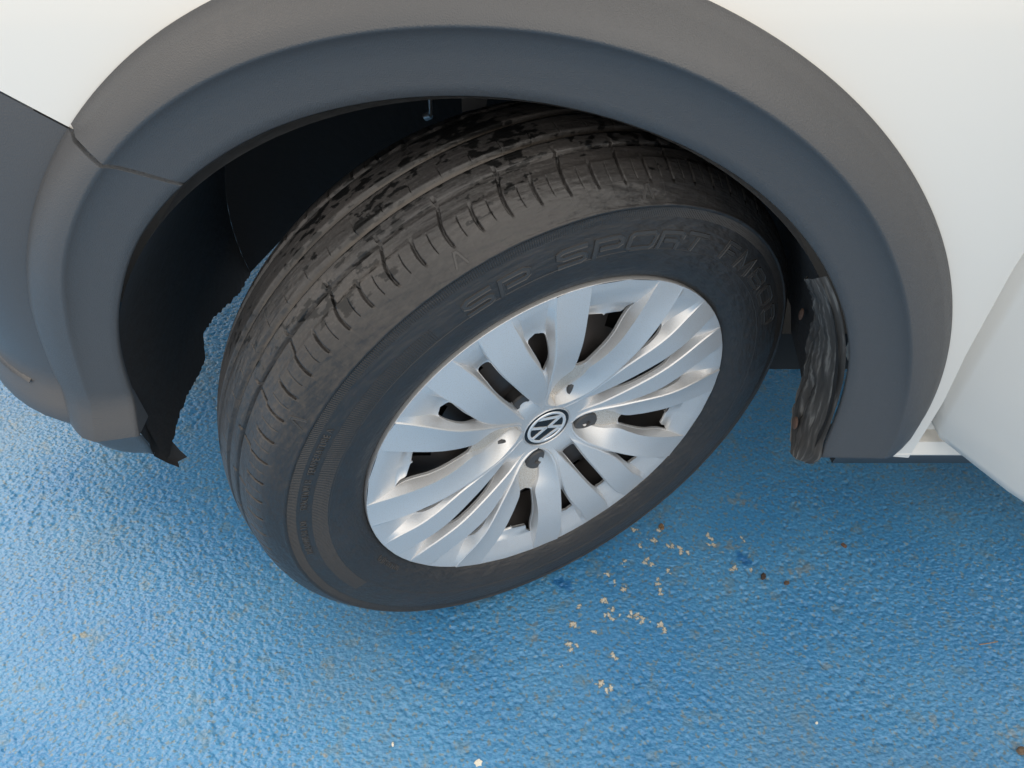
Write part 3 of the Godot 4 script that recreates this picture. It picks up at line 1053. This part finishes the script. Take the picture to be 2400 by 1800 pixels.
# raised stroke letters: two fine walls with a lower floor between them
func stroke(st: SurfaceTool, pts: Array, w: float, h: float, place: Callable):
	var sec := [[-0.5, -0.15], [-0.46, 1.0], [-0.36, 1.0], [-0.3, 0.5], [0.3, 0.5], [0.36, 1.0], [0.46, 1.0], [0.5, -0.15]]
	var fine := [pts[0]]
	for i in range(1, pts.size()):
		var n := int(max(1.0, (pts[i] - pts[i - 1]).length() / 0.003))
		for k in n: fine.append(pts[i - 1].lerp(pts[i], (k + 1.0) / n))
	var rows := []
	for i in fine.size():
		var d0: Vector2 = (fine[i] - fine[max(i - 1, 0)]).normalized()
		var d1: Vector2 = (fine[min(i + 1, fine.size() - 1)] - fine[i]).normalized()
		if i == 0: d0 = d1
		if i == fine.size() - 1: d1 = d0
		var nn := (d0 + d1).normalized().orthogonal()
		var miter: float = min(1.6, 1.0 / max(0.4, nn.dot(d0.orthogonal())))
		var row := []
		for q in sec:
			var p: Vector2 = fine[i] + nn * q[0] * w * miter
			row.append(place.call(p, q[1] * h))
		rows.append(row)
	st.set_smooth_group(-1)
	grid(st, rows, Vector3.BACK, -1)
	for e in [rows[0], rows[-1]]:
		var cap := [[], []]
		for k in sec.size():
			cap[0].append(e[k])
			cap[1].append(e[k] + Vector3(0, 0, -h))
		grid(st, cap, Vector3.BACK, -1)

const GLYPH := {
	"S": [[[1.0, 0.88], [0.2, 0.88], [0.05, 0.78], [0.05, 0.62], [0.2, 0.5], [0.82, 0.5], [0.95, 0.4], [0.95, 0.22], [0.82, 0.12], [0.0, 0.12]]],
	"P": [[[0.0, 0.0], [0.06, 0.88], [0.85, 0.88], [1.0, 0.76], [1.0, 0.54], [0.86, 0.42], [0.2, 0.42]]],
	"O": [[[0.12, 0.12], [0.84, 0.12], [0.95, 0.25], [1.0, 0.75], [0.88, 0.88], [0.18, 0.88], [0.06, 0.75], [0.02, 0.25], [0.12, 0.12]]],
	"R": [[[0.0, 0.0], [0.06, 0.88], [0.85, 0.88], [0.98, 0.76], [0.96, 0.6]], [[0.2, 0.48], [0.7, 0.48], [0.82, 0.4], [0.84, 0.0]]],
	"T": [[[0.0, 0.88], [1.0, 0.88]], [[0.52, 0.76], [0.42, 0.0]]],
	"F": [[[0.0, 0.0], [0.08, 0.88], [1.0, 0.88]], [[0.2, 0.46], [0.85, 0.46]]],
	"M": [[[0.0, 0.0], [0.12, 0.92], [0.48, 0.2], [0.9, 0.92], [1.0, 0.0]]],
	"8": [[[0.2, 0.5], [0.08, 0.62], [0.1, 0.8], [0.2, 0.88], [0.82, 0.88], [0.95, 0.78], [0.93, 0.6], [0.82, 0.5], [0.2, 0.5], [0.05, 0.4], [0.05, 0.2], [0.18, 0.12], [0.84, 0.12], [0.98, 0.22], [0.96, 0.4], [0.82, 0.5]]],
	"0": [[[0.12, 0.12], [0.84, 0.12], [0.98, 0.25], [1.0, 0.75], [0.88, 0.88], [0.16, 0.88], [0.04, 0.75], [0.0, 0.25], [0.12, 0.12]]],
}

func build_sidewall_writing():
	# big letters: [glyph, start angle, end angle, inner radius, outer radius]
	for g in [["S", 114.2, 108.4, 245, 263], ["P", 106.9, 101.2, 245, 263], ["S", 95.6, 89.5, 245, 263], ["P", 87.9, 82.1, 245, 263], ["O", 80.6, 74.2, 245, 263], ["R", 73.1, 67.2, 245, 263], ["T", 66.2, 60.4, 246, 264], ["F", 53.8, 49.2, 248, 267], ["M", 47.6, 41.6, 248, 267], ["8", 39.6, 33.6, 249, 267], ["0", 31.6, 25.8, 250, 268], ["0", 23.6, 18.0, 251, 269]]:
		var st := new_st()
		for line in GLYPH[g[0]]:
			var pts := []
			for p in line: pts.append(Vector2(p[0] * deg_to_rad(g[1] - g[2]) * 0.255, p[1] * (g[4] - g[3]) * 0.001))
			var r0: float = g[3] * 0.001
			var a0: float = g[1]
			stroke(st, pts, 0.0046, 0.0009, func(p: Vector2, h: float) -> Vector3: return wp(a0 - rad_to_deg(p.x / 0.255), r0 + p.y, side_depth(r0 + p.y) - h))
		var o := commit("moulded_letter", st, mat.letters, wheel)
	for t in [["TREADWEAR 120", 183.0, 0.2655, 0.0058], ["TRACTION B", 167.8, 0.2652, 0.0058], ["TEMPERATURE A", 157.9, 0.265, 0.0058], ["0214183 (E4)", 211.0, 0.2165, 0.0056]]:
		ring_text(t[0], t[1], t[2], t[3])
	# wear marks at the shoulder
	for a in [110.6, 146.8, 78.0]:
		var st := new_st()
		var pl := func(p: Vector2, h: float) -> Vector3: return wp(a - rad_to_deg(p.x / 0.29), 0.2885 + p.y, lerp(-0.0012, 0.0062, p.y / 0.0085) - h)
		stroke(st, [Vector2(-0.005, 0.0), Vector2(-0.001, 0.0085), Vector2(0.001, 0.0085), Vector2(0.005, 0.0)], 0.0022, 0.0007, pl)
		commit("wear_mark", st, mat.letters, wheel)

func ring_text(text: String, a0: float, r0: float, height: float):
	var f := SystemFont.new()
	f.font_names = PackedStringArray(["Droid Sans"])
	var tm := TextMesh.new()
	tm.font = f
	tm.text = text
	tm.font_size = 32
	tm.pixel_size = height / 24.0
	tm.depth = 0.0009
	tm.curve_step = 4.0
	tm.horizontal_alignment = HORIZONTAL_ALIGNMENT_LEFT
	var arr := tm.surface_get_arrays(0)
	var vs: PackedVector3Array = arr[Mesh.ARRAY_VERTEX]
	for i in vs.size():
		var r := r0 + vs[i].y + height * 0.5
		vs[i] = wp(a0 - rad_to_deg(vs[i].x / r0) * 0.95, r, side_depth(r) - vs[i].z - 0.0002)
	arr[Mesh.ARRAY_VERTEX] = vs
	var am := ArrayMesh.new()
	var keep := []
	keep.resize(Mesh.ARRAY_MAX)
	keep[Mesh.ARRAY_VERTEX] = vs
	keep[Mesh.ARRAY_INDEX] = arr[Mesh.ARRAY_INDEX]
	am.add_surface_from_arrays(Mesh.PRIMITIVE_TRIANGLES, keep)
	var st := SurfaceTool.new()
	st.create_from(am, 0)
	st.deindex()
	st.generate_normals()
	var o := MeshInstance3D.new()
	o.name = "moulded_word"
	o.mesh = st.commit()
	o.material_override = mat.letters
	wheel.add_child(o, true)

func build_rim():
	# painted steel disc behind the cover, with vent holes, and the barrel round it
	var st := new_st()
	var prof := [[30.0, 40.0], [45.0, 40.0], [66.0, 38.0], [80.0, 33.0], [95.0, 29.0], [112.0, 32.0], [122.0, 38.0], [140.0, 46.0], [152.0, 52.0], [165.0, 54.0], [178.0, 30.0], [186.0, 22.0], [195.0, 18.0]]
	var n := 180
	for k in prof.size() - 1:
		for i in n:
			var a := 360.0 * i / n
			var local := fmod(a + 7.0, 24.0)
			if prof[k][0] >= 120.0 and prof[k][0] < 150.0 and local > 7.0 and local < 17.0: continue
			grid(st, [[wp(a, prof[k][0] * K / 1000, prof[k][1] / 1000), wp(a + 2.0, prof[k][0] * K / 1000, prof[k][1] / 1000)], [wp(a, prof[k + 1][0] * K / 1000, prof[k + 1][1] / 1000), wp(a + 2.0, prof[k + 1][0] * K / 1000, prof[k + 1][1] / 1000)]], Vector3.BACK)
	commit("steel_rim", st, mat.steel, wheel)
	st = new_st()
	var back := [[], [], []]
	for i in 73:
		back[0].append(wp(i * 5.0, 0.02, 0.09))
		back[1].append(wp(i * 5.0, 0.14, 0.09))
		back[2].append(wp(i * 5.0, 0.2, 0.085))
	grid(st, back, Vector3.BACK)
	commit("brake_backplate", st, mat.dark, wheel)
	# bolt caps: five, on a 112 mm circle
	for k in 5:
		st = new_st()
		var c := wp(-24.0 + 72.0 * k, 0.057, 0.0)
		var rows := []
		for q in [[0.0155, 0.045], [0.0152, 0.0262], [0.0138, 0.0242], [0.0056, 0.0236], [0.005, 0.0242], [0.0042, 0.0268], [0.0002, 0.027]]:
			var row := []
			for i in 25:
				var rr: float = q[0]
				row.append(c + Vector3(rr * cos(TAU * i / 24.0), rr * sin(TAU * i / 24.0), -q[1] + 0.001))
			rows.append(row)
		for i in rows.size() - 1: grid(st, [rows[i], rows[i + 1]], Vector3.BACK, i + 1)
		commit("bolt_cap", st, mat.cap, wheel)

# --- cover: tables in mm of a 200 mm cover, over the radius
const CR := [27.0, 31.0, 35.0, 40.0, 45.0, 52.0, 60.0, 75.0, 90.0, 105.0, 120.0, 135.0, 150.0, 162.0, 175.0, 190.0, 200.0]
const TOP := [21.5, 20.6, 19.6, 18.2, 16.6, 14.0, 11.0, 6.8, 3.2, 0.2, -2.4, -4.1, -4.4, -3.9, -2.8, -1.2, 0.0]
const SLOT_HALF := [10.0, 10.0, 10.0, 9.9, 9.9, 9.7, 9.4, 8.9, 8.6, 8.6, 8.5, 8.1, 7.9, 8.2, 8.9, 11.0, 13.0]     # inner edge of a blade, from the slot's axis
const BLADE_OUT := [10.2, 10.2, 10.2, 10.2, 11.0, 13.8, 17.2, 23.5, 29.0, 33.6, 36.2, 37.2, 37.8, 39.0, 41.2, 43.0, 43.8]
const BEAD := [45.0, 44.6, 29.0, 23.0, 20.4, 19.2, 18.9, 20.0, 20.8, 21.8, 22.6, 23.2, 23.5, 23.6, 23.8, 24.2, 24.6]  # degrees
const POCKET := [45.0, 45.0, 41.0, 37.0, 35.0, 34.0, 34.0, 35.0, 38.6, 37.4, 36.2, 35.6, 35.2, 34.9, 34.7, 34.5, 34.3]  # degrees
const POCKET_DROP := [0.0, 1.0, 9.0, 12.0, 13.0, 13.0, 12.5, 10.0, 7.0, 4.5, 3.2, 2.6, 2.2, 1.8, 1.2, 0.5, 0.1]
const FLOOR_DROP := [0.0, 1.5, 11.0, 13.5, 14.0, 14.5, 14.5, 13.0, 12.5, 12.5, 12.5, 13.0, 14.5, 14.0, 8.5, 2.4, 0.1]
const SLOT_R := [27.0, 38.0, 45.0, 52.0, 60.0, 68.0, 80.0, 92.0, 105.0, 120.0, 135.0, 147.0, 157.0, 164.0, 175.0, 190.0, 200.0]
const SLOT_DROP := [0.0, 0.3, 2.0, 5.5, 12.0, 14.5, 8.5, 5.8, 5.0, 5.0, 5.8, 10.0, 15.5, 13.0, 7.5, 2.2, 0.1]
const VALLEY_R := [27.0, 52.0, 75.0, 90.0, 100.0, 107.0, 114.0, 124.0, 135.0, 148.0, 157.0, 165.0, 175.0, 190.0, 200.0]
const VALLEY_DROP := [0.0, 0.8, 1.4, 2.6, 5.0, 9.0, 9.0, 6.5, 6.0, 8.0, 12.0, 11.0, 7.5, 2.2, 0.1]

func hole(r: float, r0: float, r1: float, soft0: float, soft1: float) -> float:
	if r <= r0 or r >= r1: return 0.0
	var a: float = clamp((r - r0) / soft0, 0.0, 1.0)
	var b: float = clamp((r1 - r) / soft1, 0.0, 1.0)
	return sqrt(1.0 - (1.0 - a) * (1.0 - a)) * sqrt(1.0 - (1.0 - b) * (1.0 - b))

func build_cover():
	var rs := []
	for i in 87: rs.append(lerp(28.0, 200.0, i / 86.0))
	for extra in [31.6, 33.0, 60.6, 107.6, 158.0, 91.2, 156.3, 157.2, 169.6, 157.6]: rs.append(extra)
	rs.sort()
	var base := new_st()
	var pocket_st := [new_st(), new_st(), new_st(), new_st()]
	var sp_index := 0
	for quarter in 4:
		for side in [1.0, -1.0]:
			var axis := 29.4 + 90.0 * quarter
			var line := []     # one curve per breakpoint
			for k in 21: line.append([])
			var open := [[], [], []]
			for r in rs:
				var top := slut(r, CR, TOP)
				var deg_of := func(lat: float) -> float: return rad_to_deg(asin(clamp(lat / r, -1.0, 1.0)))
				var bead: float = slut(r, CR, BEAD)
				if r < 40.0: bead = lut(r, [28.0, 30.9, 31.4, 32.2, 33.4, 35.0, 37.0, 40.0], [45.0, 45.0, 40.0, 36.0, 31.5, 28.0, 25.4, 22.8])
				var si: float = min(slut(r, CR, SLOT_HALF), 10.0 if r < 60.0 else 99.0)
				var bo: float = max(slut(r, CR, BLADE_OUT), si + 0.15)
				var a_si: float = deg_of.call(si)
				var a_bo: float = deg_of.call(bo)
				bead = max(bead, a_bo + 0.25)
				var blade_w := bo - si
				var bev: float = min(1.1, blade_w * 0.25)
				var lat_bead: float = sin(deg_to_rad(bead)) * r
				var pk: float = max(slut(r, CR, POCKET), bead + 0.2)
				if r < 40.0: pk = min(45.0, max(bead + 0.2, lut(r, [28.0, 31.2, 33.0, 36.0, 40.0], [45.0, 45.0, 43.0, 39.5, 36.5])))
				var pdrop := slut(r, CR, POCKET_DROP)
				var fdrop := slut(r, CR, FLOOR_DROP)
				var sdrop := slut(r, SLOT_R, SLOT_DROP)
				var vdrop := slut(r, VALLEY_R, VALLEY_DROP)
				var up: float = clamp((r - 31.0) / 6.0, 0.0, 1.0)
				# slot: hole half-width, floor edge
				var fl: float = max(1.0, si - 1.2 * clamp(sdrop / 8.0, 0.0, 1.0))
				var sh: float = hole(r, 60.0, 158.0, 6.0, 4.0) * max(fl - 0.3, 0.2)
				open[0].append(sh > 0.0)
				line[0].append([0.0, top + sdrop])
				line[1].append([deg_of.call(max(sh, 0.02)), top + sdrop])
				line[2].append([deg_of.call(fl), top + sdrop])
				line[3].append([a_si, top + 1.2 * min(1.0, sdrop / 4.0)])
				line[4].append([deg_of.call(si + bev), top])
				line[5].append([deg_of.call(lerp(si, bo, 0.5)), top + 0.35 * clamp(blade_w / 15.0, 0.0, 1.0)])
				line[6].append([deg_of.call(bo - bev), top + 0.2])
				line[7].append([a_bo, top + 0.2 + 1.2 * min(1.0, vdrop / 4.0)])
				# valley between blade and pocket arm
				var m1: float = lerp(bo, lat_bead, 0.14)
				var m2: float = lerp(bo, lat_bead, 0.86)
				var mm: float = lerp(bo, lat_bead, 0.5)
				var vh: float = hole(r, 107.0, 158.5, 8.0, 5.0) * (m2 - m1) * 0.49
				open[1].append(vh > 0.0)
				line[8].append([deg_of.call(m1), top + vdrop])
				line[9].append([deg_of.call(mm - vh), top + vdrop])
				line[10].append([deg_of.call(mm + max(vh, 0.01)), top + vdrop])
				line[11].append([deg_of.call(m2), top + vdrop])
				# arm: a raised bead, then a hollow surface down to the pocket
				line[12].append([bead, top + 0.3])
				var b1: float = min(bead + rad_to_deg(0.9 / r), pk - 0.1)
				var b2: float = min(bead + rad_to_deg(2.6 / r), pk - 0.08)
				line[13].append([b1, top - 0.9 * up])
				line[14].append([b2, top - 0.6 * up])
				var b3: float = lerp(b2, pk, 0.3)
				line[15].append([b3, top + pdrop * 0.25 + 0.8 * up * clamp((200.0 - r) / 30.0, 0.0, 1.0)])
				line[16].append([lerp(b2, pk, 0.7), top + pdrop * 0.62 + 0.7 * up * clamp((200.0 - r) / 30.0, 0.0, 1.0)])
				line[17].append([pk, top + pdrop])
				# pocket floor and its window
				var fe: float = min(45.0, pk + rad_to_deg(1.6 / r) * clamp((fdrop - pdrop) / 6.0, 0.0, 1.0))
				line[18].append([fe, top + fdrop])
				var h0: float = 45.0 - hole(r, 90.5, 240.0, 5.0, 5.0) * max(0.0, 45.0 - fe - 0.25)
				var h1 := 45.0
				# a tab of the rim reaches into the window, with a notch at each side of it
				if r > 155.5: h1 = lerp(45.0, min(45.0, h0 + rad_to_deg(5.5 / r)), smoothstep(155.5, 158.5, r))
				if r > 164.0: h1 = lerp(h1, h0, pow(clamp((r - 164.0) / 6.0, 0.0, 1.0), 2.0))
				if r >= 170.0: h1 = h0
				open[2].append(h1 - h0 > 0.02)
				line[19].append([h0, top + fdrop])
				line[20].append([h1, top + fdrop])
			var curve := []
			for k in 21:
				var c := []
				for i in rs.size():
					c.append(wp(axis + side * line[k][i][0], rs[i] * K / 1000.0, line[k][i][1] * K / 1000.0))
				curve.append(c)
			var mid := []
			for i in rs.size(): mid.append(wp(axis + side * 45.0, rs[i] * K / 1000.0, line[20][i][1] * K / 1000.0))
			curve.append(mid)
			var pockets: SurfaceTool = pocket_st[quarter if side > 0.0 else (quarter + 3) % 4]
			var cut_i := 0
			while rs[cut_i] < 91.0: cut_i += 1
			var tag_i := int(quarter * 2 + (1 if side > 0 else 0)) * 24
			strip_open(base, curve[0], curve[1], open[0], tag_i + 1)
			strip_open(base, curve[9], curve[10], open[1], tag_i + 2)
			strip_open(pockets, curve[19].slice(0, cut_i + 1), curve[20].slice(0, cut_i + 1), open[2].slice(0, cut_i + 1), tag_i + 3)
			strip_open(base, curve[19].slice(cut_i), curve[20].slice(cut_i), open[2].slice(cut_i), tag_i + 3)
			for k in [1, 8, 10]: grid(base, [curve[k], curve[k + 1]], Vector3.BACK, tag_i + 4 + k)
			grid(base, [curve[17], curve[18]], Vector3.BACK, tag_i + 20)
			for k in [18, 20]:
				grid(pockets, [curve[k].slice(0, cut_i + 1), curve[k + 1].slice(0, cut_i + 1)], Vector3.BACK, tag_i + 3 + k)
				grid(base, [curve[k].slice(cut_i), curve[k + 1].slice(cut_i)], Vector3.BACK, tag_i + 3 + k)
			# thickness of the openings
			var tab_open := []
			for i in rs.size(): tab_open.append(open[2][i] and rs[i] > 155.8)
			for e in [[1, open[0]], [9, open[1]], [10, open[1]], [19, open[2]], [20, tab_open]]:
				var deep := []
				for v in curve[e[0]]: deep.append(v + Vector3(0, 0, -0.003))
				strip_open(base, curve[e[0]], deep, e[1], tag_i + 23, true)
			var blade := new_st()
			grid(blade, [curve[2], curve[3]], Vector3.BACK, 1)
			grid(blade, [curve[3], curve[4]], Vector3.BACK, 4)
			grid(blade, [curve[4], curve[5], curve[6]], Vector3.BACK, 2)
			grid(blade, [curve[6], curve[7]], Vector3.BACK, 5)
			grid(blade, [curve[7], curve[8]], Vector3.BACK, 3)
			commit("cover_blade", blade, mat.silver, wheel)
			var arm := new_st()
			grid(arm, [curve[11], curve[12]], Vector3.BACK, 1)
			grid(arm, [curve[12], curve[13]], Vector3.BACK, 5)
			grid(arm, [curve[13], curve[14]], Vector3.BACK, 2)
			grid(arm, [curve[14], curve[15], curve[16], curve[17]], Vector3.BACK, 3)
			commit("cover_arm", arm, mat.silver, wheel)
	# rolled outer edge and the hub's inner edge
	var edge := [[], [], [], []]
	var hub := [[], [], []]
	for i in 181:
		var a := i * 2.0
		for q in 4:
			edge[q].append(wp(a, [200.0, 200.25, 200.4, 200.4][q] * K / 1000, [0.0, 0.3, 1.0, 9.0][q] / 1000))
		for q in 3:
			hub[q].append(wp(a, [28.1, 27.6, 27.4][q] * K / 1000, [21.3, 21.8, 27.0][q] * K / 1000))
	grid(base, edge, Vector3.BACK, 901)
	grid(base, hub, Vector3.BACK, 902)
	commit("cover_disc", base, mat.silver, wheel)
	for p in pocket_st: commit("bolt_pocket", p, mat.dusty_silver, wheel)

func strip_open(st: SurfaceTool, a: Array, b: Array, is_open: Array, group: int, invert := false):
	var i := 0
	while i < a.size() - 1:
		var o: bool = is_open[i] or is_open[i + 1]
		if o != invert:
			i += 1
			continue
		var ra := [a[i]]
		var rb := [b[i]]
		while i < a.size() - 1 and (is_open[i] or is_open[i + 1]) == invert:
			i += 1
			ra.append(a[i])
			rb.append(b[i])
		grid(st, [ra, rb], Vector3.BACK, group)

func build_badge():
	# black disc with a bright ring and two letters, one over the other
	var badge_z := 0.0222
	var st := new_st()
	var rows := [[], [], [], []]
	for i in 73:
		for q in 4:
			rows[q].append(wp(i * 5.0, [0.0003, 0.0252, 0.0268, 0.0274][q], badge_z + [0.0, 0.0, 0.0004, 0.003][q]))
	grid(st, rows, Vector3.BACK)
	commit("badge_disc", st, mat.gloss_black, wheel)
	st = new_st()
	rows = [[], [], [], [], []]
	for i in 73:
		for q in 5:
			rows[q].append(wp(i * 5.0, [0.0269, 0.0271, 0.0277, 0.0282, 0.0285][q], badge_z + [0.0012, -0.0005, -0.0009, -0.0005, 0.001][q]))
	grid(st, rows, Vector3.BACK)
	commit("badge_rim", st, mat.silver, wheel)
	st = new_st()
	rows = [[], [], [], []]
	for i in 73:
		for q in 4:
			rows[q].append(wp(i * 5.0, [0.0196, 0.02, 0.023, 0.0234][q], badge_z + [0.0003, -0.0008, -0.0008, 0.0003][q]))
	grid(st, rows, Vector3.BACK)
	commit("badge_ring", st, mat.chrome, wheel)
	st = new_st()
	var up := 186.0
	var place := func(p: Vector2, h: float) -> Vector3:
		var a := deg_to_rad(up - 90.0)
		return Vector3(p.x * cos(a) - p.y * sin(a), p.x * sin(a) + p.y * cos(a), -badge_z + h)
	for l in [[Vector2(-9.4, 18.2), Vector2(-0.2, 1.6), Vector2(0.2, 1.6), Vector2(9.4, 18.2)], [Vector2(-18.6, 8.6), Vector2(-9.0, -16.2), Vector2(-8.6, -16.2), Vector2(-0.2, -2.6), Vector2(0.2, -2.6), Vector2(8.6, -16.2), Vector2(9.0, -16.2), Vector2(18.6, 8.6)]]:
		var pts := []
		for p in l: pts.append(p * 0.001)
		flat_stroke(st, pts, 0.0038, 0.0008, place)
	commit("badge_letters", st, mat.chrome, wheel)

func flat_stroke(st: SurfaceTool, pts: Array, w: float, h: float, place: Callable):
	var rows := []
	for i in pts.size():
		var d0: Vector2 = (pts[i] - pts[max(i - 1, 0)]).normalized()
		var d1: Vector2 = (pts[min(i + 1, pts.size() - 1)] - pts[i]).normalized()
		if i == 0: d0 = d1
		if i == pts.size() - 1: d1 = d0
		var nn := (d0 + d1).normalized().orthogonal()
		var miter: float = min(1.5, 1.0 / max(0.5, nn.dot(d0.orthogonal())))
		var row := []
		for q in [[-0.5, -0.3], [-0.44, 1.0], [0.44, 1.0], [0.5, -0.3]]:
			row.append(place.call(pts[i] + nn * q[0] * w * miter, q[1] * h))
		rows.append(row)
	grid(st, rows, Vector3.BACK, -1)

# ---------------------------------------------------------------- small things lying on the ground
func flake(called: String, at: Vector3, size: Vector3, turn: float, m: Material, label: String, category: String, sd: int):
	var r := RandomNumberGenerator.new()
	r.seed = sd
	var st := new_st()
	var top := []
	var bot := []
	var n := 11
	for i in n + 1:
		var k := i % n
		r.seed = sd * 100 + k
		var rr := r.randf_range(0.7, 1.1)
		var a := TAU * k / n
		top.append(Vector3(cos(a) * rr * size.x * 0.5 * 0.85, size.y * r.randf_range(0.6, 1.2), sin(a) * rr * size.z * 0.5 * 0.85))
		bot.append(Vector3(cos(a) * rr * size.x * 0.5, -0.0005, sin(a) * rr * size.z * 0.5))
	var mid := []
	for i in n + 1: mid.append(Vector3(0, size.y * 1.15, 0))
	grid(st, [mid, top, bot], Vector3.UP, -1)
	var o := commit(called, st, m, self)
	o.position = at
	o.rotation_degrees.y = turn
	tag(o, label, category)

func plain(c: Color, rough := 0.8) -> StandardMaterial3D:
	var m := StandardMaterial3D.new()
	m.albedo_color = c
	m.roughness = rough
	return m

func build_debris():
	var white := plain(Color(0.88, 0.86, 0.8))
	var brown := plain(Color(0.44, 0.35, 0.25))
	var dark := plain(Color(0.25, 0.2, 0.17))
	flake("paint_flake", Vector3(-0.047, 0.0006, 0.289), Vector3(0.011, 0.0012, 0.009), 20, white, "large pale paint flake at the bottom edge of the blue ground", "paint flake", 1)
	flake("paint_flake", Vector3(-0.147, 0.0006, 0.269), Vector3(0.0032, 0.0016, 0.006), 10, white, "small white sliver on blue ground left of the large pale flake", "paint flake", 2)
	flake("paint_flake", Vector3(0.352, 0.0006, 0.245), Vector3(0.004, 0.0014, 0.0035), 70, white, "tiny white crumb alone on the blue ground at lower right", "paint flake", 3)
	flake("dry_leaf", Vector3(0.207, 0.0008, -0.031), Vector3(0.008, 0.0025, 0.011), 15, brown, "curled brown leaf scrap on the ground beside the tyre's lower right", "leaf scrap", 4)
	flake("dry_leaf", Vector3(0.461, 0.0008, 0.001), Vector3(0.006, 0.002, 0.011), 30, plain(Color(0.38, 0.29, 0.24)), "reddish leaf scrap on the ground below the open door", "leaf scrap", 5)
	flake("seed_husk", Vector3(0.335, 0.0008, 0.05), Vector3(0.007, 0.0035, 0.012), -15, dark, "dark husk left of a grey scuff right of the wheel", "seed husk", 6)
	flake("seed_husk", Vector3(0.364, 0.0008, 0.06), Vector3(0.009, 0.0028, 0.006), 10, plain(Color(0.34, 0.28, 0.23)), "brown husk lying on a grey scuff right of the wheel", "seed husk", 7)
	flake("pebble", Vector3(0.578, 0.001, 0.277), Vector3(0.009, 0.006, 0.009), 0, plain(Color(0.46, 0.39, 0.32)), "brown pebble at the lower right corner of the ground", "pebble", 8)
	var st := new_st()
	tube(st, Vector3(-0.0127, 0, 0.002), Vector3(0.0005, 0.0008, 0.0004), 0.0006, 6)
	tube(st, Vector3(0.0005, 0.0008, 0.0004), Vector3(0.0127, 0, -0.002), 0.0005, 6)
	var o := commit("straw", st, plain(Color(0.62, 0.5, 0.36)), self)
	o.position = Vector3(0.6, 0.0012, 0.146)
	tag(o, "thin straw lying on the blue ground near the right edge", "straw")
